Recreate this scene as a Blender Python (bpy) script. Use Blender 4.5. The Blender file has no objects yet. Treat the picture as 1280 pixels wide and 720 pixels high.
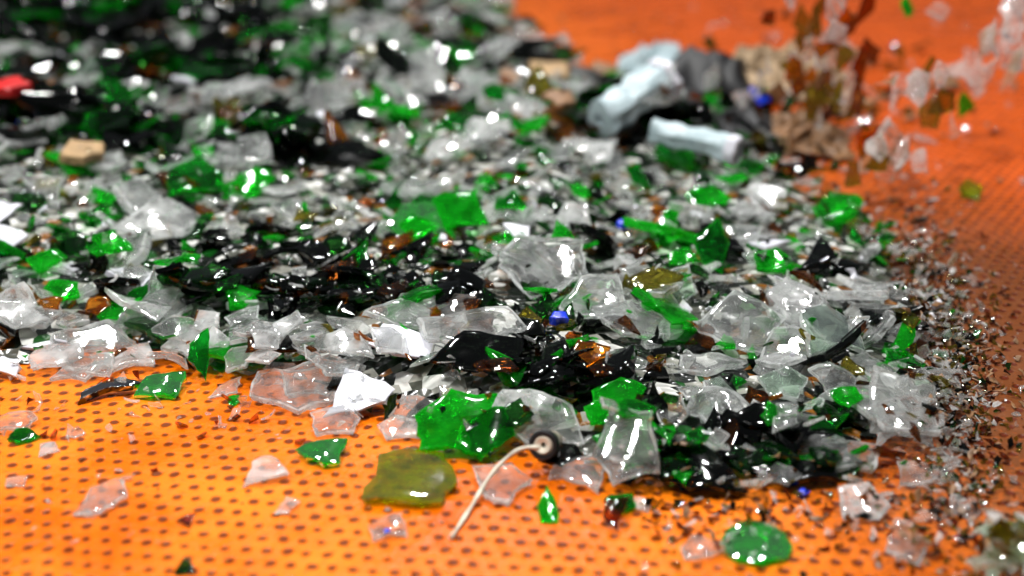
import bpy, math, random
import numpy as np
from mathutils import Euler, Vector, Matrix, noise
rnd = random.Random(11)
rng = np.random.default_rng(5)
scene = bpy.context.scene
COL = scene.collection
# ------------------------------------------------------------------ camera
CH, PITCH, F = 0.285, math.radians(21), 1800.0
SP, CP = math.sin(PITCH), math.cos(PITCH)
cam_d = bpy.data.cameras.new("camera"); cam = bpy.data.objects.new("camera", cam_d); COL.objects.link(cam)
cam.location = (0, 0, CH); cam.rotation_euler = (math.pi/2-PITCH, 0, 0)
cam_d.lens = F/1280*36; cam_d.sensor_width = 36; cam_d.clip_start = 0.01; cam_d.clip_end = 50
cam_d.dof.use_dof = True; cam_d.dof.focus_distance = 0.67; cam_d.dof.aperture_fstop = 4.8
scene.camera = cam
scene.view_settings.view_transform = 'Standard'; scene.view_settings.look = 'None'; scene.view_settings.exposure = 0

def spot(a, b, z=0.0):            # where on the deck a surveyed point lies
    v = (b-360)/F; s = (CH-z)/(SP+v*CP)
    return s*(a-640)/F, s*(CP-v*SP), s/F

# ------------------------------------------------------------------ materials
def new_mat(name):
    m = bpy.data.materials.new(name); m.use_nodes = True
    nt = m.node_tree; nt.nodes.clear()
    return m, nt, nt.nodes, nt.links
def setin(n, **k):
    for a, v in k.items(): n.inputs[a.replace('_', ' ')].default_value = v
def glass(name, col, dust_fill=0.12, through=0.2, rough=0.03, fillcol=None):
    m, nt, N, L = new_mat(name)
    out = N.new('ShaderNodeOutputMaterial')
    geo = N.new('ShaderNodeNewGeometry')
    n1 = N.new('ShaderNodeTexNoise'); setin(n1, Scale=110.0, Detail=2.0)
    n2 = N.new('ShaderNodeTexNoise'); setin(n2, Scale=900.0, Detail=2.0)
    L.new(geo.outputs['Position'], n1.inputs['Vector']); L.new(geo.outputs['Position'], n2.inputs['Vector'])
    bp = N.new('ShaderNodeBump'); setin(bp, Strength=0.2, Distance=0.0007); L.new(n1.outputs['Fac'], bp.inputs['Height'])
    mr = N.new('ShaderNodeMapRange'); setin(mr, From_Min=0.6, From_Max=0.8, To_Min=rough, To_Max=rough+0.06); L.new(n2.outputs['Fac'], mr.inputs['Value'])
    p = N.new('ShaderNodeBsdfPrincipled'); setin(p, Base_Color=(*col, 1), IOR=1.52, Transmission_Weight=1.0)
    L.new(mr.outputs[0], p.inputs['Roughness']); L.new(bp.outputs[0], p.inputs['Normal'])
    tr = N.new('ShaderNodeBsdfTransparent'); tr.inputs[0].default_value = (*col, 1)
    gl = N.new('ShaderNodeMixShader'); gl.inputs[0].default_value = through
    L.new(p.outputs[0], gl.inputs[1]); L.new(tr.outputs[0], gl.inputs[2])
    dc = fillcol or col
    di = N.new('ShaderNodeBsdfPrincipled'); setin(di, Base_Color=(*dc, 1), Roughness=0.12)  # diffuse colour: dust, plus brightness painted in where refraction turns dark
    L.new(bp.outputs[0], di.inputs['Normal'])
    tl = N.new('ShaderNodeBsdfTranslucent'); tl.inputs[0].default_value = (*dc, 1)
    dm = N.new('ShaderNodeMixShader'); dm.inputs[0].default_value = 0.4
    L.new(di.outputs[0], dm.inputs[1]); L.new(tl.outputs[0], dm.inputs[2])
    dr = N.new('ShaderNodeMapRange'); setin(dr, From_Min=0.35, From_Max=0.65, To_Min=dust_fill*0.4, To_Max=dust_fill*1.6); L.new(n1.outputs['Fac'], dr.inputs['Value'])
    mx = N.new('ShaderNodeMixShader'); L.new(dr.outputs[0], mx.inputs[0])
    L.new(gl.outputs[0], mx.inputs[1]); L.new(dm.outputs[0], mx.inputs[2]); L.new(mx.outputs[0], out.inputs[0])
    return m
def solid(name, col, rough=0.4, var=0.25, scale=150, bump=0.3, col2=None):
    m, nt, N, L = new_mat(name)
    out = N.new('ShaderNodeOutputMaterial'); geo = N.new('ShaderNodeNewGeometry')
    n1 = N.new('ShaderNodeTexNoise'); setin(n1, Scale=float(scale), Detail=5.0); L.new(geo.outputs['Position'], n1.inputs['Vector'])
    r = N.new('ShaderNodeValToRGB'); r.color_ramp.elements[0].position = .35; r.color_ramp.elements[1].position = .65
    c2 = col2 or tuple(c*(1-var) for c in col)
    r.color_ramp.elements[0].color = (*c2, 1); r.color_ramp.elements[1].color = (*col, 1)
    L.new(n1.outputs['Fac'], r.inputs[0])
    bp = N.new('ShaderNodeBump'); setin(bp, Strength=bump, Distance=0.001); L.new(n1.outputs['Fac'], bp.inputs['Height'])
    p = N.new('ShaderNodeBsdfPrincipled'); setin(p, Roughness=rough)
    L.new(r.outputs[0], p.inputs['Base Color']); L.new(bp.outputs[0], p.inputs['Normal']); L.new(p.outputs[0], out.inputs[0])
    return m
M = {
 'clear': glass('clear_glass', (.975,.99,.985), .085, .18, .0, (.88,.89,.88)),
 'frost': glass('frosted_glass', (.96,.98,.97), .26, .14, .01, (.87,.875,.87)),
 'pale': glass('pale_green_glass', (.84,.97,.87), .10, .18, .0, (.66,.85,.70)),
 'edge': glass('broken_glass_edge', (.96,.98,.97), .26, .10, .0, (.92,.94,.93)),  # bright rim of clear glass put into a paler colour
 'green': glass('green_glass', (.03,.84,.05), .20, .22, .0, (.006,.48,.015)),
 'gedge': glass('green_glass_edge', (.06,.88,.08), .32, .22, .0, (.015,.58,.025)),
 'emerald': glass('emerald_glass', (.01,.50,.04), .15, .2, .0, (.003,.18,.010)),
 'bottle': glass('dark_bottle_glass', (.04,.26,.035), .12, .08, .0, (.005,.035,.007)),
 'dark': glass('black_glass', (.015,.025,.015), .22, .03, .0, (.002,.003,.002)),
 'olive': glass('olive_glass', (.50,.44,.05), .14, .2, .0, (.18,.14,.02)),
 'yellow': glass('yellow_olive_glass', (.62,.74,.01), .30, .55, .0, (.26,.29,.003)),
 'amber': glass('amber_glass', (.84,.34,.03), .14, .22, .0, (.30,.10,.01)),
 'brown': glass('brown_glass', (.36,.12,.02), .12, .12, .0, (.06,.02,.004)),
 'white': solid('white_ceramic', (.62,.62,.68), .25, .2, 60, .25),
 'blue': solid('blue_plastic', (.01,.04,.60), .25, .3),
 'stone': solid('brown_stone', (.24,.12,.05), .5, .5, 200, .6),
 'beige': solid('beige_paper', (.42,.27,.13), .7, .35, 60, .4),
 'paper': solid('crumpled_paper', (.50,.36,.22), .7, .45, 45, .4, (.12,.07,.03)),
 'black': solid('black_plastic', (.003,.003,.004), .5, .3, 60, .15),
 'tube': solid('pale_blue_plastic', (.50,.60,.64), .4, .35, 55, .4, (.24,.32,.34)),
 'red': solid('red_plastic', (.60,.02,.02), .3, .3),
 'metal': solid('brushed_metal', (.32,.28,.22), .25, .5, 300, .2),
 'cord': solid('grubby_white_cord', (.66,.62,.50), .45, .35, 200, .3),
}
KEYS = list(M.keys()); KI = {k: i for i, k in enumerate(KEYS)}
RIM = {'clear': 'edge', 'frost': 'edge', 'pale': 'edge', 'green': 'gedge', 'emerald': 'green'}  # rim faces take paler materials, edge brightness put into the colour
def bed_mat():
    m, nt, N, L = new_mat('packed_cullet')
    out = N.new('ShaderNodeOutputMaterial'); geo = N.new('ShaderNodeNewGeometry')
    v = N.new('ShaderNodeTexVoronoi'); setin(v, Scale=140.0); L.new(geo.outputs['Position'], v.inputs['Vector'])
    s = N.new('ShaderNodeSeparateColor'); L.new(v.outputs['Color'], s.inputs[0])
    r = N.new('ShaderNodeValToRGB'); r.color_ramp.interpolation = 'CONSTANT'
    E = r.color_ramp.elements
    E[0].position = 0; E[0].color = (.004,.006,.004,1); E[1].position = .46; E[1].color = (.06,.062,.05,1)
    for pz, c in ((.60,(.24,.24,.21,1)),(.72,(.004,.06,.006,1)),(.80,(.16,.06,.008,1)),(.89,(.55,.55,.52,1))):
        e = E.new(pz); e.color = c
    L.new(s.outputs[0], r.inputs[0])
    bp = N.new('ShaderNodeBump'); setin(bp, Strength=.8, Distance=.004); L.new(v.outputs['Distance'], bp.inputs['Height'])
    p = N.new('ShaderNodeBsdfPrincipled'); setin(p, Roughness=.2)
    L.new(r.outputs[0], p.inputs['Base Color']); L.new(bp.outputs[0], p.inputs['Normal']); L.new(p.outputs[0], out.inputs[0])
    return m
BED = bed_mat()

def deck_mat():
    m, nt, N, L = new_mat('orange_perforated_rubber')
    out = N.new('ShaderNodeOutputMaterial'); geo = N.new('ShaderNodeNewGeometry')
    def math_(op, a, b=None, c=None):
        n = N.new('ShaderNodeMath'); n.operation = op
        for i, x in enumerate((a, b, c)):
            if x is None: continue
            if isinstance(x, (int, float)): n.inputs[i].default_value = x
            else: L.new(x, n.inputs[i])
        return n.outputs[0]
    rot = N.new('ShaderNodeVectorRotate'); rot.inputs['Angle'].default_value = math.radians(7)
    L.new(geo.outputs['Position'], rot.inputs['Vector'])
    wn = N.new('ShaderNodeTexNoise'); setin(wn, Scale=75.0, Detail=3.0); L.new(geo.outputs['Position'], wn.inputs['Vector'])
    sx = N.new('ShaderNodeSeparateXYZ'); L.new(rot.outputs[0], sx.inputs[0])
    wob = math_('MULTIPLY', math_('SUBTRACT', wn.outputs['Fac'], .5), .0034)
    PX, PY = .0078, .0088
    yy = math_('DIVIDE', math_('ADD', sx.outputs[1], wob), PY); row = math_('FLOOR', yy)
    off = math_('MULTIPLY', math_('MODULO', math_('ABSOLUTE', row), 2.0), .5)
    xx = math_('ADD', math_('DIVIDE', math_('ADD', sx.outputs[0], wob), PX), off)
    fx = math_('SUBTRACT', math_('FRACT', math_('ADD', xx, 1000.0)), .5)
    fy = math_('SUBTRACT', math_('FRACT', yy), .5)
    d = math_('SQRT', math_('ADD', math_('MULTIPLY', fx, fx), math_('MULTIPLY', fy, fy)))
    d = math_('ADD', d, math_('MULTIPLY', math_('SUBTRACT', wn.outputs['Fac'], .5), .40))
    sp = N.new('ShaderNodeSeparateXYZ'); L.new(geo.outputs['Position'], sp.inputs[0])
    wide = N.new('ShaderNodeMapRange'); setin(wide, From_Min=.65, From_Max=1.0, To_Min=0.0, To_Max=.06); L.new(sp.outputs[1], wide.inputs['Value'])
    d = math_('SUBTRACT', d, wide.outputs[0])
    mr = N.new('ShaderNodeMapRange'); mr.interpolation_type = 'SMOOTHSTEP'
    setin(mr, From_Min=.12, From_Max=.31, To_Min=1.0, To_Max=0.0); L.new(d, mr.inputs['Value'])
    hole = mr.outputs[0]
    big = N.new('ShaderNodeTexNoise'); setin(big, Scale=11.0, Detail=6.0, Roughness=.6); L.new(geo.outputs['Position'], big.inputs['Vector'])
    fine = N.new('ShaderNodeTexNoise'); setin(fine, Scale=380.0, Detail=4.0); L.new(geo.outputs['Position'], fine.inputs['Vector'])
    r = N.new('ShaderNodeValToRGB'); E = r.color_ramp.elements
    E[0].position = .34; E[0].color = (.50,.078,.001,1); E[1].position = .62; E[1].color = (.80,.180,.001,1)
    L.new(big.outputs['Fac'], r.inputs[0])
    ax = math_('ADD', math_('MULTIPLY', sp.outputs[0], 2.2), math_('MULTIPLY', sp.outputs[1], .55))
    gr = N.new('ShaderNodeMapRange'); setin(gr, From_Min=.50, From_Max=1.25); L.new(math_('ADD', ax, math_('MULTIPLY', math_('SUBTRACT', big.outputs['Fac'], .5), .8)), gr.inputs['Value'])
    mixr = N.new('ShaderNodeMix'); mixr.data_type = 'RGBA'; mixr.inputs[7].default_value = (.58,.085,.005,1)
    L.new(gr.outputs[0], mixr.inputs[0]); L.new(r.outputs[0], mixr.inputs[6])
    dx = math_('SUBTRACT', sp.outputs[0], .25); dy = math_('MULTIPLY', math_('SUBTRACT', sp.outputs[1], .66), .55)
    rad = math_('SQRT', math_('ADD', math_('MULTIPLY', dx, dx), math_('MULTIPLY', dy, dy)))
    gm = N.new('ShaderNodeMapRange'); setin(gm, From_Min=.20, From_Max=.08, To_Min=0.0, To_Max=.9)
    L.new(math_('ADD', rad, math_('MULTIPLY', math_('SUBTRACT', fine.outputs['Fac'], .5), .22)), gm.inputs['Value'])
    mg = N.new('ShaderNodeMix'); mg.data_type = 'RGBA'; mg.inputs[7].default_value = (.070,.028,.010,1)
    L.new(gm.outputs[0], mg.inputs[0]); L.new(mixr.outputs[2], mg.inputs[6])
    mf = N.new('ShaderNodeMix'); mf.data_type = 'RGBA'; mf.inputs[7].default_value = (.22,.038,.003,1)
    ff = N.new('ShaderNodeMapRange'); setin(ff, From_Min=.56, From_Max=.76, To_Max=.6); L.new(fine.outputs['Fac'], ff.inputs['Value'])
    L.new(ff.outputs[0], mf.inputs[0]); L.new(mg.outputs[2], mf.inputs[6])
    mh = N.new('ShaderNodeMix'); mh.data_type = 'RGBA'; mh.inputs[7].default_value = (.075,.008,.001,1)
    L.new(math_('MULTIPLY', hole, .9), mh.inputs[0]); L.new(mf.outputs[2], mh.inputs[6])
    bp = N.new('ShaderNodeBump'); setin(bp, Strength=1.0, Distance=.0010)
    hh = math_('ADD', math_('MULTIPLY', hole, -1.0), math_('MULTIPLY', fine.outputs['Fac'], .5))
    hh = math_('ADD', hh, math_('MULTIPLY', wn.outputs['Fac'], 1.1))
    L.new(hh, bp.inputs['Height'])
    p = N.new('ShaderNodeBsdfPrincipled'); p.inputs['Specular IOR Level'].default_value = .18
    rr = N.new('ShaderNodeMapRange'); setin(rr, From_Min=.4, From_Max=.6, To_Min=.16, To_Max=.5); L.new(big.outputs['Fac'], rr.inputs['Value'])
    L.new(rr.outputs[0], p.inputs['Roughness'])
    L.new(mh.outputs[2], p.inputs['Base Color']); L.new(bp.outputs[0], p.inputs['Normal']); L.new(p.outputs[0], out.inputs[0])
    return m

# ------------------------------------------------------------------ deck
def mesh_obj(name, verts, faces, mats, smooth=None, midx=None):
    me = bpy.data.meshes.new(name); me.from_pydata([tuple(v) for v in verts], [], faces)
    for m in mats: me.materials.append(m)
    if smooth is not None: me.polygons.foreach_set('use_smooth', smooth)
    if midx is not None: me.polygons.foreach_set('material_index', midx)
    me.update(); ob = bpy.data.objects.new(name, me); COL.objects.link(ob); return ob
deck = mesh_obj('perforated_deck', [(-3,-.6,0),(3,-.6,0),(3,5,0),(-3,5,0),(-3,-.6,-.02),(3,-.6,-.02),(3,5,-.02),(-3,5,-.02)],
    [(0,1,2,3),(7,6,5,4),(0,4,5,1),(1,5,6,2),(2,6,7,3),(3,7,4,0)], [deck_mat()])
deck['kind'] = 'structure'; deck['label'] = 'orange rubber sorting deck with rows of punched holes'; deck['category'] = 'deck'

# ------------------------------------------------------------------ heap outline and height map
outline_px = [(600,-60),(640,20),(735,95),(900,150),(1000,210),(1100,280),(1185,362),(1215,470),(1180,560),(1090,600),(950,622),(800,628),
              (690,600),(590,560),(450,520),(330,478),(210,462),(90,468),(-20,480),(-260,470)]
poly = [spot(a, b)[:2] for a, b in outline_px]
poly += [(-.95, 1.2), (-1.0, 2.35), (.0, 2.5)]
poly = np.array(poly)
G = .004; X0, X1, Y0, Y1 = -1.1, 1.1, .3, 2.7
nx, ny = int((X1-X0)/G), int((Y1-Y0)/G)
gx = X0+(np.arange(nx)+.5)*G; gy = Y0+(np.arange(ny)+.5)*G
GX, GY = np.meshgrid(gx, gy, indexing='ij')
inside = np.zeros(GX.shape, bool); dist = np.full(GX.shape, 9.)
for i in range(len(poly)):
    a, b = poly[i], poly[(i+1) % len(poly)]
    c = ((a[1] > GY) != (b[1] > GY)) & (GX < (b[0]-a[0])*(GY-a[1])/(b[1]-a[1]+1e-12)+a[0])
    inside ^= c
    e = b-a; t = np.clip(((GX-a[0])*e[0]+(GY-a[1])*e[1])/(e@e), 0, 1)
    dist = np.minimum(dist, np.hypot(GX-a[0]-t*e[0], GY-a[1]-t*e[1]))
dist = np.where(inside, dist, -dist)
def vnoise(cell):
    k = rng.random((int((X1-X0)/cell)+3, int((Y1-Y0)/cell)+3))
    fx, fy = (GX-X0)/cell, (GY-Y0)/cell; ix, iy = fx.astype(int), fy.astype(int); fx -= ix; fy -= iy
    fx = fx*fx*(3-2*fx); fy = fy*fy*(3-2*fy)
    return (k[ix,iy]*(1-fx)+k[ix+1,iy]*fx)*(1-fy)+(k[ix,iy+1]*(1-fx)+k[ix+1,iy+1]*fx)*fy
nz = .5*vnoise(.12)+.5*vnoise(.045)
clus = vnoise(.07)
prof = 1-np.exp(-np.clip(dist-.012, 0, 9)/.055)
H = np.where(dist > .012, (.004+.030*nz)*prof, 0.)
H = np.maximum(H, 0)
step = 2
sx_, sy_ = np.arange(0, nx, step), np.arange(0, ny, step)
bx, by = GX[np.ix_(sx_, sy_)], GY[np.ix_(sx_, sy_)]; bz = H[np.ix_(sx_, sy_)]-.001+.0*bx
SV, SF, SM, SS = [], [], [], []     # everything uncountable in the heap goes here
ids = -np.ones(bx.shape, int); keep = bz > .0005
ids[keep] = np.arange(keep.sum())
SV = [np.stack([bx[keep], by[keep], bz[keep]], 1)]; base = int(keep.sum())
for i in range(bx.shape[0]-1):
    for j in range(bx.shape[1]-1):
        q = (ids[i,j], ids[i+1,j], ids[i+1,j+1], ids[i,j+1])
        if min(q) >= 0: SF.append(tuple(int(x) for x in q)); SM.append(len(KEYS)); SS.append(True)
def idx(x, y):
    return (np.clip(((x-X0)/G).astype(int), 0, nx-1), np.clip(((y-Y0)/G).astype(int), 0, ny-1))
def hat(x, y):
    i, j = idx(np.array([x]), np.array([y])); return float(H[i, j][0])
def dat(x, y, A=None):
    i, j = idx(np.array([x]), np.array([y])); return float((dist if A is None else A)[i, j][0])

# ------------------------------------------------------------------ shards
def shard_geo(corners, thick, curv, r_, segs=3, rings=(.5, .88, 1.), jit=.025, wave=.012, facet=False, edge=.68):
    pts = []
    n = len(corners)
    for i in range(n):
        a = Vector(corners[i]); b = Vector(corners[(i+1) % n]); e = b-a; pn = Vector((-e.y, e.x))
        bow = r_.uniform(-.14, .12)
        for k in range(segs):
            t = k/segs; j = (0 if k == 0 else r_.uniform(-jit, jit)) - bow*4*t*(1-t)*.5
            pts.append(a+e*t+pn*j)
    m = len(pts); V = []; Fc = []; S = []; E = []
    ph = r_.uniform(0, 6)
    def zb(x, y): return -curv*x*x*.5 + wave*math.sin(3.1*x+ph)*math.cos(2.7*y+ph)
    slant = [r_.uniform(.82, 1.06) for _ in range(m)]
    for side in (1, -1):
        V.append((0, 0, zb(0, 0)+side*thick/2))
        for rr in rings:
            for i, p in enumerate(pts):
                s = rr*(slant[i] if (side < 0 and rr == 1.) else 1)
                if facet and rr != 1.: s *= r_.uniform(.9, 1.06)
                ed = edge*r_.uniform(.75, 1.25) if rr == 1. else (r_.uniform(.85, 1.15) if facet else 1)
                x, y = p.x*s, p.y*s
                V.append((x, y, zb(x, y)+side*thick/2*ed))
    R = len(rings); half = 1+R*m
    for side in (0, 1):
        o = side*half
        for i in range(m):
            j = (i+1) % m
            f = (o, o+1+i, o+1+j); Fc.append(f if side == 0 else f[::-1]); S.append(not facet); E.append(0)
            for q in range(R-1):
                a = o+1+q*m; b = a+m
                f = (a+i, b+i, b+j, a+j); Fc.append(f if side == 0 else f[::-1]); S.append(not facet and q < R-2); E.append(1 if (q == R-2 and R > 2) else 0)
    a = 1+(R-1)*m; b = half+a
    for i in range(m):
        j = (i+1) % m; Fc.append((a+i, b+i, b+j, a+j)); S.append(False); E.append(1)
    V = np.array(V)
    if curv > 0: V[:, 2] += V[:, 0].max()**2*curv*.25
    return V, Fc, S, E
def shard_mesh(V, Fc, S, E):
    me = bpy.data.meshes.new('shard'); me.from_pydata([tuple(v) for v in V], [], Fc)
    me.materials.append(M['clear']); me.materials.append(M['edge'])
    me.polygons.foreach_set('use_smooth', S); me.polygons.foreach_set('material_index', E); me.update(); return me
def dress(ob, key):
    for i, k in enumerate((key, RIM.get(key, key))):
        ob.material_slots[i].link = 'OBJECT'; ob.material_slots[i].material = M[k]
def rand_corners(r_, elong=1.0, n=None):
    n = n or r_.choice([3, 4, 4, 4, 5]); a0 = r_.uniform(0, 6.28); cs = []
    for i in range(n):
        a = a0+6.283*(i+r_.uniform(-.33, .33))/n; rr = r_.uniform(.6, 1.15)
        cs.append((math.cos(a)*rr*elong, math.sin(a)*rr/math.sqrt(elong)))
    return cs
LIB = []
for i in range(64):
    r_ = random.Random(100+i)
    g = shard_geo(rand_corners(r_, r_.choice([1, 1.15, 1.35, 1.6])), r_.uniform(.18, .34), r_.choice([0, .1, .25, .4]), r_, facet=(i % 8 == 0))
    LIB.append((shard_mesh(*g), g[0]))
LOW = []
for i in range(70):
    r_ = random.Random(500+i)
    LOW.append(shard_geo(rand_corners(r_, r_.choice([1, 1.3, 1.7])), r_.uniform(.18, .45), r_.choice([0, .15, .3]), r_, segs=2, rings=(.6, 1.), jit=.06, facet=(i % 2 == 0)))

def seat(W, x, y, q=78, sink=0.0006, grow=True):
    i, j = idx(W[:, 0]+x, W[:, 1]+y)
    lo = W[:, 2] < np.percentile(W[:, 2], 60)
    d = H[i[lo], j[lo]]-W[lo, 2]
    z = float(np.percentile(d, q))-sink
    z = max(z, -float(W[:, 2].min())+.0001)
    if grow: np.maximum.at(H, (i, j), W[:, 2]+z)
    return z
def rand_rot(r_, tilt=.3):
    rz = r_.uniform(0, 6.28)
    rx, ry = r_.gauss(.10, tilt), r_.gauss(0, tilt)
    if r_.random() < .08: rx += r_.choice([-1, 1])*r_.uniform(.5, 1.0)
    e = Euler((rx, ry, 0)).to_matrix() @ Euler((math.pi if r_.random() < .35 else 0, 0, rz)).to_matrix()
    return e.to_euler()
ZONES = [(*spot(a, b), rx_, ry_, k) for a, b, rx_, ry_, k in (
  (110,50,240,66,'D'),(40,190,120,45,'D'),(250,130,120,34,'D'),(360,20,130,30,'D'),(150,215,90,25,'D'),(790,185,90,18,'D'),(350,235,80,18,'D'),
  (280,358,95,22,'D'),(500,360,110,22,'D'),(385,355,60,18,'D'),(640,450,90,26,'D'),(870,592,90,30,'D'),(1010,580,70,24,'D'),(640,235,30,10,'D'),(700,300,40,10,'D'),(800,520,70,24,'D'),
  (560,150,130,34,'C'),(700,235,140,28,'C'),(200,170,60,18,'C'),(320,280,110,30,'C'),(600,320,90,26,'C'),(1100,400,80,40,'C'),(720,340,90,36,'C'),(520,415,110,26,'C'),
  (1120,500,80,40,'C'),(40,400,60,40,'C'),(430,110,80,20,'C'),(480,60,90,20,'C'),(960,300,80,40,'C'),(330,440,120,30,'C'),
  (110,330,80,40,'G'),(300,205,60,20,'G'),(760,490,60,30,'G'),(350,130,60,18,'G'),(960,340,60,30,'G'),(870,250,60,20,'G'))]
def pick(x, y, r_):
    c = dat(x, y, clus)
    w = dict(clear=40, frost=13, pale=5, green=6+6*(c > .65), emerald=7+6*(c > .55), bottle=11, dark=14+10*(c < .35), olive=4, amber=4, brown=6, white=3)
    far = max(0, min(1, (y-.85)/.5)); left = max(0, min(1, (-x+.0)/.35)); w['dark'] += 28*far*left; w['bottle'] += 8*far*left
    for zx, zy, s, rx_, ry_, k in ZONES:
        if ((x-zx)/(rx_*s))**2+((y-zy)/(ry_*s/.36))**2 < 1:
            if k == 'D':
                for q in ('clear', 'frost', 'white', 'green', 'pale'): w[q] *= .2
                w['dark'] += 85; w['bottle'] += 26; w['brown'] += 10; w['amber'] += 4
            elif k == 'C':
                for q in ('dark', 'bottle', 'brown', 'emerald', 'green'): w[q] *= .5
                w['clear'] += 26; w['frost'] += 12
            else: w['green'] += 16; w['emerald'] += 14
    return r_.choices(list(w), list(w.values()))[0]
def add_stuff(g, rot, s, x, y, z, key):
    global base
    V, Fc, S, E = g
    W = (V*s) @ rot.T + np.array([x, y, z]); SV.append(W)
    k = KI[key]; k2 = KI[RIM.get(key, key)]
    for f in Fc: SF.append(tuple(q+base for q in f))
    SM.extend([k2 if e else k for e in E]); SS.extend(S); base += len(V)
def stuff_piece(x, y, s, key, r_, tilt=.35, q=70, grow=True):
    g = r_.choice(LOW); rot = np.array(rand_rot(r_, tilt).to_matrix())
    W = (g[0]*s) @ rot.T; z = seat(W, x, y, q, grow=grow); add_stuff(g, rot, s, x, y, z, key)
def in_view(x, y, mx=.06): return abs(x) < .3556*(y*.95+.09)+mx and .4 < y < 2.3
def sample(r_, dmin=0., y0=.45, y1=2.3, bias=0):
    while True:
        y = r_.uniform(y0, y1); x = r_.uniform(-.95, .6)
        if in_view(x, y) and dat(x, y) > dmin: return x, y
for k in range(4300):
    x, y = sample(rnd, .002)
    stuff_piece(x, y, rnd.uniform(.004, .0095)*(1+.35*(y > 1)), pick(x, y, rnd), rnd)
for k in range(2100):
    x, y = sample(rnd, .004, y0=1.0)
    stuff_piece(x, y, rnd.uniform(.009, .022), pick(x, y, rnd), rnd, .3)
DZ = [z for z in ZONES[:7]]
for k in range(480):
    zx, zy, s, rx_, ry_, _ = rnd.choices(DZ, [9, 4, 3, 4, 2, 1.5, 1.5])[0]
    x = zx+rnd.gauss(0, .48)*rx_*s; y = zy+rnd.gauss(0, .48)*ry_*s/.36
    if dat(x, y) > .01 and y < 2.3: stuff_piece(x, y, rnd.uniform(.010, .024), rnd.choice(['dark', 'dark', 'dark', 'bottle', 'bottle', 'emerald']), rnd, .24, q=58)

# ------------------------------------------------------------------ countable shards
CG, GG, DG, AG, WG = 'clear glass shards in the heap', 'green glass shards in the heap', 'dark glass shards in the heap', 'amber and brown glass shards in the heap', 'white ceramic chips in the heap'
DESC = {'clear': ('clear_glass_shard', 'clear broken glass shard lying on the cullet heap', 'glass shard', CG),
 'frost': ('clear_glass_shard', 'cloudy scratched clear glass shard in the cullet heap', 'glass shard', CG),
 'pale': ('clear_glass_shard', 'pale green tinted glass shard in the cullet heap', 'glass shard', CG),
 'green': ('green_glass_shard', 'bright green broken bottle glass shard on the heap', 'glass shard', GG),
 'emerald': ('green_glass_shard', 'deep emerald green bottle glass shard on the heap', 'glass shard', GG),
 'bottle': ('dark_glass_shard', 'very dark green bottle glass shard on the heap', 'glass shard', DG),
 'dark': ('dark_glass_shard', 'glossy black looking glass shard on the heap', 'glass shard', DG),
 'olive': ('amber_glass_shard', 'olive brown bottle glass shard on the heap', 'glass shard', AG),
 'yellow': ('olive_glass_shard', 'olive yellow glass shard on the deck', 'glass shard', 'olive yellow glass shards'),
 'amber': ('amber_glass_shard', 'orange amber bottle glass shard on the heap', 'glass shard', AG),
 'brown': ('amber_glass_shard', 'dark brown bottle glass shard on the heap', 'glass shard', AG),
 'white': ('ceramic_shard', 'white broken ceramic chip among the glass shards', 'ceramic shard', WG)}
def place(me, V, s, e, x, y, key, q=80, sink=.0006, label=None, name=None, cat=None, grp=True):
    rot = np.array(e.to_matrix()); W = (V*s) @ rot.T; z = seat(W, x, y, q, sink)
    nm, lb, ct, gp = DESC.get(key, (name, label, cat, None))
    ob = bpy.data.objects.new(name or nm, me); COL.objects.link(ob)
    ob.location = (x, y, z); ob.rotation_euler = e; ob.scale = (s, s, s)
    dress(ob, key)
    ob['label'] = label or lb; ob['category'] = cat or ct
    if gp and grp: ob['group'] = gp
    return ob
caps = {'clear_glass_shard': 180, 'green_glass_shard': 105, 'dark_glass_shard': 115, 'amber_glass_shard': 60, 'ceramic_shard': 22}
cnt = {k: 0 for k in caps}
tries = 0
while tries < 640:
    tries += 1
    x, y = sample(rnd, .004, y0=.48, y1=1.02)
    key = pick(x, y, rnd); nm = DESC[key][0]
    if cnt[nm] >= caps[nm]: continue
    cnt[nm] += 1
    me, V = rnd.choice(LIB)
    s = min(.021, max(.0055, rnd.lognormvariate(math.log(.0100), .38)))
    if nm == 'clear_glass_shard': s *= 1.12
    if dat(x, y) < .03: s *= .85
    if key in ('white', 'amber', 'olive', 'brown'): s *= .72
    place(me, V, s, rand_rot(rnd, .24), x, y, key, q=70)
def run(a0, a1, b0, b1, n, keys, wmin, wmax, tilt=.35, q=64):
    for k in range(n):
        a = rnd.uniform(a0, a1); b = rnd.uniform(b0, b1); x, y, s = spot(a, b, .02)
        x, y, s = spot(a, b, min(.05, hat(x, y)))
        me, V = rnd.choice(LIB); place(me, V, rnd.uniform(wmin, wmax)*s/2, rand_rot(rnd, tilt), x, y, rnd.choice(keys), q=q)

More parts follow.
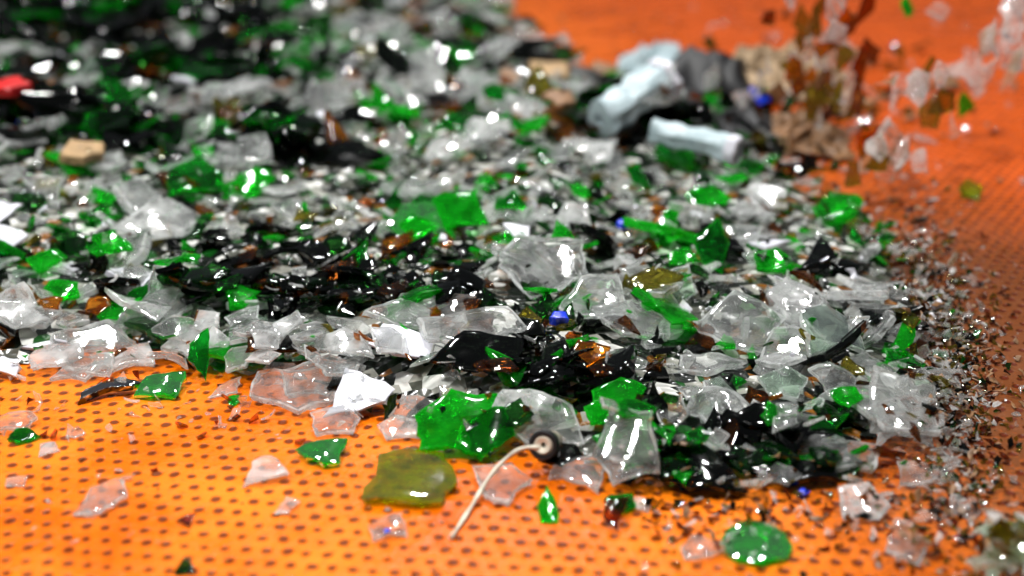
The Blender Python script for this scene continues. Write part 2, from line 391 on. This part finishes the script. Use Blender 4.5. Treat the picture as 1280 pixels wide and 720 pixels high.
# ------------------------------------------------------------------ named pieces, front deck and heap
def hero(a, b, w, asp, key, rx=.1, ry=0, rz=0, curv=.3, thick=.2, corners=None, seed=0, n=None, label=None, on=True, q=76, name=None, cat=None):
    r_ = random.Random(seed*77+int(a)*3+int(b))
    cs = corners or rand_corners(r_, 1., n or 5)
    V0 = np.array(cs); mn, mxx = V0.min(0), V0.max(0); cs = [((c[0]-(mn[0]+mxx[0])/2)/(mxx[0]-mn[0])*2, (c[1]-(mn[1]+mxx[1])/2)/(mxx[1]-mn[1])*2*asp) for c in cs]
    z = 0.
    for _ in range(5):
        x, y, sc = spot(a, b, z); z = max(0, .7*hat(x, y)+.3*z+.002*(dat(x, y) > 0))
    s = w*sc/2
    th = min(max(thick, .16), .0032/s) if thick <= .3 else thick
    if key == 'white': th = min(th, .0022/s)
    g = shard_geo(cs, th, curv, r_, segs=4, rings=(.35, .7, .94, 1.), jit=.05, wave=.018, edge=.72)
    return place(shard_mesh(*g), g[0], s, Euler((rx, ry, rz)), x, y, key, q=q, label=label, name=name, cat=cat)
D = 'lying flat on the orange deck'
run(215, 605, 354, 382, 24, ['dark', 'dark', 'dark', 'brown', 'bottle'], 45, 80, .2, 58)
heroes = [
 (530,278,92,.95,'green',dict(rx=.35,ry=.25,curv=.2,corners=[(-1,-.3),(-.7,.6),(-.1,1),(1,.7),(.8,-.5),(.1,-.6),(-.3,-1)],label='large bright green bottle shard on the heap')),
 (572,272,70,.9,'green',dict(rx=.5,ry=-.3,curv=.2,n=4)),(525,300,55,.8,'green',dict(rx=.5,n=4)),
 (315,408,95,.9,'bottle',dict(rx=.4,curv=.4,n=5)),
 (600,458,125,.6,'dark',dict(rx=.35,curv=.4,rz=.2)),(690,472,95,.75,'dark',dict(rx=.2,rz=-.3,curv=.5)),
 (680,352,115,1.0,'clear',dict(rx=.45,curv=.3)),(745,375,95,.9,'clear',dict(rx=.4)),(590,424,140,.7,'clear',dict(rx=.25,curv=.3)),(505,408,100,.6,'clear',dict(rx=.2,ry=.2)),
 (925,418,120,.9,'clear',dict(rx=.45,curv=.5,n=5,label='large domed clear glass shard on the heap')),(790,412,105,.7,'clear',dict(rx=.3,ry=.2)),
 (820,362,75,.7,'olive',dict(rx=.3,n=5)),(735,452,58,.9,'amber',dict(rx=.4,n=5)),(775,488,70,.9,'green',dict(rx=.5,curv=.4)),(755,505,50,.8,'green',dict(rx=.4)),
 (1035,440,100,.85,'pale',dict(rx=.55,curv=.45,rz=.6,corners=[(-1,-.5),(-.5,.9),(.4,1),(1,.1),(.5,-1),(-.2,-.6)],label='curved pale green bottle shoulder shard on the heap')),(1130,430,26,2.2,'green',dict(rx=.7,rz=-.5,curv=.2)),
 (970,335,52,.9,'green',dict(rx=.4)),(885,247,58,.9,'green',dict(rx=.4)),(855,325,40,.8,'green',dict(rx=.4)),(310,200,64,1.0,'green',dict(rx=.4)),(245,225,80,1.1,'emerald',dict(rx=.3)),
 (90,300,60,.9,'bottle',dict(rx=.4)),(55,332,50,.9,'green',dict(rx=.4)),(140,330,60,.8,'green',dict(rx=.4)),(175,372,65,1.0,'emerald',dict(rx=.5)),(78,372,50,.9,'green',dict(rx=.3)),
 (150,397,55,.7,'green',dict(rx=.3)),(35,250,50,.9,'bottle',dict(rx=.4)),(125,382,36,.9,'amber',dict(rx=.4)),(60,378,30,.9,'amber',dict(rx=.4)),
 (12,300,44,1.3,'white',dict(rx=.6,curv=.1,n=3)),(8,262,34,1,'white',dict(rx=.5,curv=.1,n=3)),(15,365,60,1.1,'frost',dict(rx=.6,curv=.1)),(25,415,80,.7,'frost',dict(rx=.3,curv=.1,ry=.2)),(45,400,44,.6,'white',dict(rx=.4,rz=.4,n=3)),(5,455,40,.9,'white',dict(rx=.4,curv=.1,n=4)),
 (645,285,34,1,'white',dict(rx=.4,curv=.1,n=4)),(960,255,50,1,'frost',dict(rx=.5,curv=.1)),(610,178,60,.8,'frost',dict(rx=.4)),(560,165,60,.9,'frost',dict(rx=.3)),(960,240,36,1,'white',dict(rx=.4,n=3)),
 (130,440,130,.75,'clear',dict(rx=.3,rz=.35,curv=.2)),(195,408,90,.8,'clear',dict(rx=.4)),(240,415,80,.8,'frost',dict(rx=.3)),(205,365,50,1.2,'clear',dict(rx=.7)),(100,470,66,.8,'clear',dict(rx=.15)),(165,458,66,.9,'frost',dict(rx=.2)),
 (220,440,70,.8,'clear',dict(rx=.3)),(70,455,70,.8,'frost',dict(rx=.2)),
 (280,438,70,.6,'green',dict(rx=.2)),(385,410,90,.7,'clear',dict(rx=.3)),(400,445,110,.7,'clear',dict(rx=.35)),(345,445,60,.7,'dark',dict(rx=.3)),(435,425,70,.7,'frost',dict(rx=.3)),
 (1085,470,105,.7,'clear',dict(rx=.3)),(1170,500,70,.9,'clear',dict(rx=.3)),(1125,520,90,.7,'clear',dict(rx=.3)),(1040,500,60,1,'clear',dict(rx=.5)),
 (980,470,65,.8,'pale',dict(rx=.5)),(890,455,90,.5,'clear',dict(rx=.2)),(1030,575,130,.55,'clear',dict(rx=.25,rz=-.25)),(950,575,100,.6,'bottle',dict(rx=.25)),
 (1010,585,80,.6,'dark',dict(rx=.2)),(870,590,125,.75,'dark',dict(rx=.3,curv=.5,label='large glossy near black bottle base shard')),(850,580,50,.8,'bottle',dict(rx=.4)),
 (820,515,60,.9,'bottle',dict(rx=.5)),(905,515,95,.8,'clear',dict(rx=.4,curv=.5)),(912,520,24,1.9,'brown',dict(rx=.5,rz=-.5,curv=.1,label='narrow brown glass chip on a clear shard')),
 (760,545,38,.9,'green',dict(rx=.3)),(855,588,26,.9,'green',dict(rx=.3)),(800,565,40,1.0,'emerald',dict(rx=.6)),(720,600,70,.9,'clear',dict(rx=.3)),
 (785,592,88,1.2,'clear',dict(rx=.75,rz=-.5,curv=.5,label='curved clear glass shard leaning up on the heap edge')),
 (675,515,120,.75,'clear',dict(rx=.35,rz=-.2,curv=.4)),(655,500,80,.7,'frost',dict(rx=.4)),(530,505,90,.6,'clear',dict(rx=.2)),(560,515,60,.6,'clear',dict(rx=.2)),(500,520,60,.7,'frost',dict(rx=.3)),
 (700,575,60,.8,'dark',dict(rx=.3)),(640,545,60,.8,'bottle',dict(rx=.4)),
 (368,490,112,.85,'clear',dict(rx=.2,curv=.2,n=5)),(418,535,66,.9,'clear',dict(rx=.2)),
 (452,502,84,1.05,'white',dict(rx=.30,curv=.05,corners=[(-.9,-.8),(-.5,1),(1,.25),(.75,-.2)],label='white triangular ceramic shard with a faint print')),
 (503,446,84,.75,'white',dict(rx=.30,curv=.25,corners=[(-1,0),(-.6,.9),(0,.7),(1,.25),(.8,-.75),(-.2,-.7)],label='white curved ceramic shard on the heap')),
 (575,552,116,.95,'green',dict(rx=.42,ry=.12,curv=.35,corners=[(-1,.1),(-.8,-.9),(-.1,-.8),(.55,-1),(1,-.1),(.85,.95),(.3,.75),(-.3,.85)],label='large emerald bottle shard propped on the deck')),
 (612,528,64,1.1,'emerald',dict(rx=.6,curv=.4)),
 (515,603,114,1.15,'yellow',dict(rx=.03,ry=.03,curv=.06,corners=[(-1,-.95),(-.8,.75),(-.2,1),(.6,.85),(.95,-.25),(.65,-1)],label='olive yellow bottle shard '+D)),
 (400,573,64,.95,'green',dict(rx=.15,corners=[(-1,.2),(-.6,.5),(.9,1),(.8,-.8),(.2,-1)],label='small bright green glass shard '+D)),
 (683,640,24,2.6,'green',dict(rx=.3,rz=.15,label='narrow green glass sliver '+D)),
 (140,496,76,.55,'dark',dict(rx=.12,rz=.15,corners=[(-1,-.8),(-.9,.2),(.2,.9),(1,.6),(.7,.1),(-.2,-.1)],label='black curved glass shard '+D)),
 (200,490,56,.95,'green',dict(rx=.25,corners=[(-1,-.8),(-.7,.5),(.9,1),(.8,-1)],label='bright green glass shard '+D)),
 (250,470,26,2.7,'emerald',dict(rx=.85,rz=.1,label='tall dark green shard standing against the heap')),
 (328,466,44,.8,'brown',dict(rx=.3,rz=.4)),(292,503,18,1.5,'green',dict(rx=.1)),(285,490,30,2.0,'clear',dict(rx=.1,rz=-.5)),
 (130,628,58,1.35,'clear',dict(rx=.1,curv=.2,n=5,label='clear glass flake '+D)),(96,543,24,1.2,'clear',dict(rx=.1,n=5,label='small clear glass flake '+D)),
 (20,605,28,.8,'clear',dict(rx=.1,n=4)),(60,565,30,1.1,'frost',dict(rx=.1,n=4)),(360,636,30,1.2,'frost',dict(rx=.1,n=4,label='small cloudy glass flake '+D)),
 (336,597,54,1.1,'frost',dict(rx=.15,n=5,label='cloudy white glass shard '+D)),(485,664,50,1.2,'clear',dict(rx=.05,n=4,label='clear glass flake with a blue speck on the deck')),
 (628,614,78,1.1,'clear',dict(rx=.15,curv=.3,n=5,label='clear glass shard '+D)),(945,688,90,.95,'green',dict(rx=.15,curv=.3,n=6,thick=.16,corners=[(-1,0),(-.75,.65),(-.1,1),(.7,.75),(1,.05),(.7,-.7),(0,-1),(-.7,-.75)],label='rounded green bottle base piece '+D)),
 (1080,640,65,1.0,'frost',dict(rx=.3,label='cloudy clear glass shard '+D)),(1130,690,55,1.4,'clear',dict(rx=.3,n=5)),(1255,700,70,1.1,'pale',dict(rx=.3)),
 (1205,640,40,1.2,'clear',dict(rx=.2)),
 (770,655,34,1.5,'brown',dict(rx=.6,curv=.7,n=4,label='brown curved bottle chip '+D)),(802,636,22,1.3,'frost',dict(rx=.3)),(880,690,60,.8,'clear',dict(rx=.1)),
 (15,535,60,.7,'clear',dict(rx=.2)),(30,550,40,.8,'emerald',dict(rx=.2)),(232,656,22,1.2,'brown',dict(rx=.3,n=3,label='small red brown glass chip '+D)),(232,713,26,1,'bottle',dict(rx=.3)),
 (975,605,60,.7,'clear',dict(rx=.2)),(1060,500,40,1,'green',dict(rx=.3)),(1150,600,60,.8,'clear',dict(rx=.2)),(1185,420,40,1,'pale',dict(rx=.4)),(775,635,40,.9,'emerald',dict(rx=.2)),
 (1215,246,30,1.6,'yellow',dict(rx=.3,label='yellow glass fragment on the bare orange deck')),
]
for i, (a, b, w, asp, key, kw) in enumerate(heroes): hero(a, b, w, asp, key, seed=i, **kw)
run(210, 610, 346, 380, 34, ['dark', 'dark', 'dark', 'brown', 'bottle', 'bottle', 'dark'], 30, 60, .22, 54)
run(560, 730, 440, 482, 12, ['dark', 'dark', 'bottle', 'brown'], 30, 58, .25)
run(780, 1070, 520, 605, 20, ['dark', 'dark', 'bottle', 'emerald', 'bottle'], 26, 60, .25)
run(240, 600, 372, 394, 6, ['amber', 'brown'], 18, 30)
run(30, 490, 405, 475, 20, ['clear', 'frost', 'clear'], 30, 62, .22)
run(690, 1180, 490, 612, 18, ['clear', 'clear', 'pale', 'clear', 'emerald', 'green'], 28, 56, .25)
run(600, 1150, 280, 470, 30, ['clear', 'green', 'amber', 'clear', 'green', 'bottle', 'brown', 'dark', 'olive'], 20, 46, .28)

def chunk(a, b, w, key, name, label, cat, asp=.8, thick=.5, rx=.2, rz=.3, curv=.2, n=5):
    return hero(a, b, w, asp, key, rx=rx, rz=rz, curv=curv, thick=thick, n=n, label=label, name=name, cat=cat, seed=9)
chunk(698, 396, 25, 'blue', 'plastic_piece', 'small bright blue plastic piece on the glass heap', 'plastic piece', thick=.9)
chunk(1004, 621, 17, 'blue', 'plastic_chip', 'tiny blue plastic chip beside clear glass shards', 'plastic chip', thick=.8)
chunk(484, 664, 9, 'blue', 'plastic_chip', 'tiny blue plastic speck on a clear glass flake', 'plastic chip', thick=.8)
chunk(780, 278, 18, 'blue', 'plastic_chip', 'tiny blue plastic chip in the glass heap', 'plastic chip', thick=.8)
chunk(102, 188, 55, 'beige', 'stone_chip', 'beige stone chip on the dark glass heap', 'stone', asp=1, thick=.45)
chunk(20, 146, 48, 'red', 'plastic_piece', 'red plastic piece lying on the dark glass heap', 'plastic piece', thick=.5)
chunk(27, 143, 14, 'blue', 'plastic_chip', 'small blue chip on red plastic', 'plastic chip', thick=.8)
for (a, b, w) in ((690,88,50),(755,95,36),(700,148,40),(1075,80,40),(640,100,36),(1180,110,35)):
    chunk(a, b, w, 'stone' if w != 50 else 'beige', 'stone_chip', 'brown stone chip among the broken glass', 'stone', asp=1.2, thick=.4)

# ------------------------------------------------------------------ generic swept tube
def tube_geo(path, radii, seg=20, closed=False):
    V, Fc = [], []; n = len(path)
    for i in range(n):
        p = Vector(path[i]); t = (Vector(path[min(i+1, n-1)])-Vector(path[max(i-1, 0)])).normalized()
        u = t.cross(Vector((0, 0, 1)))
        if u.length < .1: u = t.cross(Vector((1, 0, 0)))
        u.normalize(); w = t.cross(u)
        for k in range(seg):
            a = 6.2832*k/seg; V.append(p+(u*math.cos(a)+w*math.sin(a))*radii[i])
    for i in range(n-1):
        for k in range(seg):
            k2 = (k+1) % seg; Fc.append((i*seg+k, i*seg+k2, (i+1)*seg+k2, (i+1)*seg+k))
    if not closed: Fc += [tuple(range(seg))[::-1], tuple((n-1)*seg+k for k in range(seg))]
    return V, Fc
def tube(name, path, radii, mat, seg=20, parent=None):
    V, Fc = tube_geo(path, radii, seg)
    o = mesh_obj(name, V, Fc, [mat], [True]*(len(Fc)-2)+[False]*2)
    if parent: o.parent = parent
    return o
def lathe(name, prof, org, axis, mat, seg=28, parent=None, dent=0.):
    ax = Vector(axis).normalized(); u = ax.orthogonal().normalized(); w = ax.cross(u); V, Fc = [], []
    for (r, h) in prof:
        for k in range(seg):
            a = 6.2832*k/seg; rr = r*(1+dent*noise.noise(Vector((math.cos(a)*1.5, math.sin(a)*1.5, h*45)))); V.append(Vector(org)+ax*h+(u*math.cos(a)+w*math.sin(a))*rr)
    n = len(prof)
    for i in range(n):
        i2 = (i+1) % n
        for k in range(seg):
            k2 = (k+1) % seg; Fc.append((i*seg+k, i*seg+k2, i2*seg+k2, i2*seg+k))
    o = mesh_obj(name, V, Fc, [mat], [True]*len(Fc))
    md = o.modifiers.new('edge', 'EDGE_SPLIT'); md.split_angle = .6
    if parent: o.parent = parent
    return o
# corded ferrule on the front edge of the heap
x0, y0, s0 = spot(680, 556, .014)
ring_c = Vector((x0, y0, .014))
emp = bpy.data.objects.new('cord_connector', None); COL.objects.link(emp); emp.location = ring_c; emp.empty_display_size = .01
emp['label'] = 'round black connector with a white cord trailing on the deck'; emp['category'] = 'cord connector'
bpy.context.view_layer.update()
axis = Vector((-.30, -.90, .32))
def under(o): o.parent = emp; o.matrix_parent_inverse = emp.matrix_world.inverted(); return o
R = 19*s0
under(lathe('collar', [(R*.98, -.002), (R, .001), (R*.92, .0022), (R*.70, .0022), (R*.68, -.004), (R*.9, -.004)], ring_c, axis, M['black']))
under(lathe('insert', [(R*.67, -.004), (R*.67, .0012), (R*.52, .0020), (R*.18, .0012), (R*.16, -.004)], ring_c, axis, M['cord']))
under(lathe('sleeve', [(R*.75, -.012), (R*.8, -.004), (R*.6, -.0041), (R*.6, -.012)], ring_c, axis, M['metal']))
pth = []
key_pts = [(674,560,.0165),(655,560,.017),(634,572,.013),(612,596,.007),(596,622,.0026),(580,648,.0012),(564,672,.0012)]
wp = [Vector((*spot(a, b, z)[:2], z)) for a, b, z in key_pts]
for i in range(len(wp)-1):
    p0, p1, p2, p3 = wp[max(i-1, 0)], wp[i], wp[i+1], wp[min(i+2, len(wp)-1)]
    for k in range(6):
        t = k/6; pth.append(.5*((2*p1)+(p2-p0)*t+(2*p0-5*p1+4*p2-p3)*t*t+(3*p1-p0-3*p2+p3)*t**3))
pth.append(wp[-1])
under(tube('cord', pth, [.00085+.0002*math.sin(i*.9) for i in range(len(pth))], M['cord'], 12))

# pale plastic tubes, crumpled paper and black sack at the back
def pipe(a, b, L, r, ang, name, label, mat, lift=.0, tilt=.12):
    x, y, s = spot(a, b, .042); z = .042+lift
    ax = Vector((math.cos(ang), math.sin(ang), tilt)).normalized(); org = Vector((x, y, z))-ax*L/2
    e = bpy.data.objects.new(name, None); COL.objects.link(e); e.location = (x, y, z); e['label'] = label; e['category'] = 'plastic tube'
    bpy.context.view_layer.update()
    o = lathe('tube_wall', [(r*.3, -.001), (r*.8, -.001)]+[(r*(1-.18*math.sin(k*.9)**2), L*k/12) for k in range(13)]+[(r*.7, L+.001), (r*.3, L)], org, ax, mat, dent=.4)
    o.parent = e; o.matrix_parent_inverse = e.matrix_world.inverted()
    o = lathe('band', [(r*1.0, L-.004), (r*1.08, L-.003), (r*1.08, L+.003), (r*.9, L+.004)], org, ax, M['white'], dent=.3)
    o.parent = e; o.matrix_parent_inverse = e.matrix_world.inverted()
    return e
pipe(790, 124, .062, .0150, .6, 'plastic_tube', 'dented pale blue white plastic tube lying across the heap', M['tube'], tilt=.36)
pipe(868, 150, .058, .0090, -.5, 'plastic_tube', 'crushed pale blue plastic tube with white band', M['tube'], tilt=-.10, lift=-.014)
def crumple(a, b, wx, wy, hz, key, name, label, cat, seed, z0=.02, fold=1.0, smooth=False):
    x, y, s = spot(a, b, z0); n = 34; V, Fc = [], []
    for i in range(n):
        for j in range(n):
            u, v = i/(n-1)*2-1, j/(n-1)*2-1
            q = Vector((u*1.9*fold+seed, v*1.9*fold, seed*.3))
            k = 1-abs(noise.noise(q*1.2))*1.5; k2 = abs(noise.noise(q*2.9))
            dx, dy = noise.noise(q+Vector((9, 0, 0)))*.4, noise.noise(q+Vector((0, 9, 0)))*.4
            dome = max(0, 1-(u*u+v*v)*.62)
            V.append((x+(u+dx)*wx/2, y+(v+dy)*wy/2, max(.004, hat(x, y)*.5+hz*dome*(.35+.65*k)+hz*.35*(k2-.2)*(0 if smooth else 1))))
    for i in range(n-1):
        for j in range(n-1): Fc.append((i*n+j, (i+1)*n+j, (i+1)*n+j+1, i*n+j+1))
    o = mesh_obj(name, V, Fc, [M[key]], [smooth]*len(Fc)); md = o.modifiers.new('t', 'SOLIDIFY'); md.thickness = .0015
    o['label'] = label; o['category'] = cat; return o
crumple(968, 86, .12, .10, .042, 'paper', 'crumpled_paper', 'crumpled beige paper sheet on the orange deck', 'paper', 3.3, fold=1.5)
crumple(880, 98, .08, .11, .052, 'black', 'plastic_sack_scrap', 'crumpled black plastic sack scrap behind the tubes', 'plastic scrap', 7.1, fold=.6, smooth=True)
crumple(930, 150, .06, .08, .028, 'black', 'plastic_sack_scrap', 'small black plastic scrap beside the pale tube', 'plastic scrap', 5.7, fold=.7, smooth=True)
crumple(1000, 150, .07, .09, .024, 'stone', 'crumpled_paper', 'dirty brown paper scrap beside the heap edge', 'paper', 8.2, fold=1.4)
chunk(946, 138, 36, 'blue', 'plastic_piece', 'dark blue plastic piece under the crumpled paper', 'plastic piece', thick=.8, rx=.9)
crumple(825, 66, .06, .06, .03, 'tube', 'crumpled_paper', 'small white paper scrap lying by the tubes', 'paper', 1.7, fold=1.5)
run(725, 950, 155, 178, 26, ['clear', 'frost', 'dark', 'bottle', 'clear', 'brown', 'emerald'], 28, 52, .4, 66)

# shards dropping from the feed above the deck
FN = {'olive': 'olive brown', 'brown': 'brown', 'green': 'green', 'frost': 'cloudy white', 'clear': 'clear', 'white': 'white', 'amber': 'amber', 'pale': 'pale green', 'stone': 'brown'}
def falling(a, b, yy, w, l, key, r_):
    v = (b-360)/F; t = yy/(CP-v*SP); x = t*(a-640)/F; z = CH-t*(SP+v*CP)
    if z < .02: return
    me, V = r_.choice(LIB)
    ob = bpy.data.objects.new('falling_glass_shard', me); COL.objects.link(ob); s = t/F
    ob.location = (x, yy, z); ob.rotation_euler = (math.pi/2+r_.uniform(-.5, .5), r_.uniform(-.3, .3)+.16, r_.uniform(-.7, .7)); ob.scale = (w*s/2, l*s/2, w*s/2)
    dress(ob, key)
    ob['label'] = FN[key]+' glass sliver dropping in mid air above the deck'
    ob['category'] = 'glass shard'; ob['group'] = 'glass shards falling onto the deck'
rf = random.Random(3)
for k in range(72):
    b = rf.uniform(-10, 215); a = 1035-(b-20)*.22+rf.gauss(0, 32)
    falling(a, b, rf.uniform(.98, 1.12), rf.uniform(12, 30), rf.uniform(32, 72), rf.choice(['olive', 'brown', 'amber', 'frost', 'brown', 'clear', 'olive', 'stone', 'clear', 'olive']), rf)
for k in range(40):
    b = rf.uniform(90, 275); a = 1130-(b-150)*.36+rf.gauss(0, 34)
    falling(a, b, rf.uniform(.88, .98), rf.uniform(12, 32), rf.uniform(40, 80), rf.choice(['clear', 'frost', 'frost', 'frost', 'pale', 'amber', 'olive']), rf)
for k in range(18):
    falling(rf.gauss(1240, 26), rf.uniform(-10, 100), rf.uniform(.95, 1.05), rf.uniform(18, 36), rf.uniform(45, 80), rf.choice(['frost', 'clear', 'frost', 'pale']), rf)
for (a, b, w, l, key) in ((890,98,16,56,'frost'),(1205,130,26,50,'green'),(1135,10,24,46,'green'),(1175,14,20,46,'frost'),(820,235,10,50,'clear')):
    falling(a, b, 1.05 if b < 200 else .93, w, l, key, rf)

# ------------------------------------------------------------------ grit on and around the heap
for k in range(2000):
    x, y = sample(rnd, -.006, y1=1.6)
    stuff_piece(x, y, rnd.uniform(.0012, .0034), pick(x, y, rnd), rnd, .6, q=60, grow=False)
rg = random.Random(21)
def grit(a, b, smin, smax, keys):
    x, y, s = spot(a, b)
    if dat(x, y) > .03 or not (Y0 < y < Y1): return
    stuff_piece(x, y, rg.uniform(smin, smax), rg.choice(keys), rg, .5, q=60, grow=False)
gk = ['clear', 'olive', 'olive', 'frost', 'brown', 'stone', 'stone', 'bottle', 'dark', 'clear', 'brown', 'brown']
for k in range(2400):
    b = rg.gauss(430, 110); a = 1145+(b-290)*.33 if b < 450 else 1200; grit(rg.gauss(a, 34), b, .0006, .0024, gk)
for k in range(130): grit(rg.gauss(1165, 30), rg.gauss(450, 90), .0028, .0050, ['clear', 'clear', 'clear', 'pale', 'olive', 'brown', 'dark'])
for k in range(420): grit(rg.uniform(800, 1290), rg.gauss(645, 32), .0007, .0026, gk)
for k in range(80): grit(rg.uniform(0, 1280), rg.uniform(480, 730), .0006, .0016, ['clear', 'brown', 'stone', 'clear', 'frost'])
for k in range(90): grit(rg.uniform(0, 700), rg.gauss(520, 25), .0010, .0035, ['clear', 'brown', 'clear', 'clear', 'frost', 'amber'])
for k in range(160): grit(rg.uniform(650, 1290), rg.uniform(0, 230), .0012, .0045, ['stone', 'brown', 'frost', 'dark', 'stone', 'clear'])
for k in range(220): grit(rg.gauss(1000, 80), rg.gauss(140, 40), .0030, .010, ['stone', 'brown', 'olive', 'dark', 'bottle', 'clear', 'frost'])
for k in range(44):
    x, y, s = spot(rg.gauss(1272, 26), rg.gauss(716, 20)); 
    stuff_piece(x, y, rg.uniform(.003, .007), rg.choice(['frost', 'pale', 'olive', 'pale']), rg, .5, q=60)

Vall = np.concatenate(SV)
me = bpy.data.meshes.new('glass_cullet'); me.from_pydata(Vall.tolist(), [], SF)
for k in KEYS: me.materials.append(M[k])
me.materials.append(BED)
me.polygons.foreach_set('material_index', SM); me.polygons.foreach_set('use_smooth', SS); me.update()
heap = bpy.data.objects.new('glass_cullet', me); COL.objects.link(heap)
heap['kind'] = 'stuff'; heap['label'] = 'mass of small crushed glass pieces and grit'; heap['category'] = 'crushed glass'

# ------------------------------------------------------------------ light
w = bpy.data.worlds.new('World'); scene.world = w; w.use_nodes = True
bg = w.node_tree.nodes['Background']; bg.inputs[0].default_value = (.85, .9, 1, 1); bg.inputs[1].default_value = .075
def area(name, loc, target, sx, sy, power, col):  # unseen lamps, added for glints on the glass and even deck light
    l = bpy.data.lights.new(name, 'AREA'); l.shape = 'RECTANGLE'; l.size = sx; l.size_y = sy; l.energy = power; l.color = col
    o = bpy.data.objects.new(name, l); COL.objects.link(o); o.location = loc
    o.rotation_euler = (Vector(target)-Vector(loc)).to_track_quat('-Z', 'Y').to_euler()
area('added_lamp', (-.7, 2.1, 2.3), (0, .9, 0), .35, .10, 22, (1, .99, .98))
area('added_lamp', (.6, 1.6, 2.2), (0, .8, 0), .30, .10, 17, (1, .99, .98))
area('added_lamp', (0, 2.6, 1.7), (0, .9, 0), .10, .10, 10, (1, 1, 1))  # small lamp added for sparkle
area('added_lamp', (-.7, .1, 1.6), (0, .65, 0), .20, .20, 31, (1, .99, .96))  # added key lamp, spreads light over the deck
area('added_lamp', (.2, .55, 1.7), (0, .7, 0), .14, .14, 22, (1, .99, .96))
area('added_lamp', (-1.5, 1.0, 1.2), (0, .8, 0), .10, .10, 11, (1, 1, 1))
print('counts', cnt, len(Vall), len(SF))
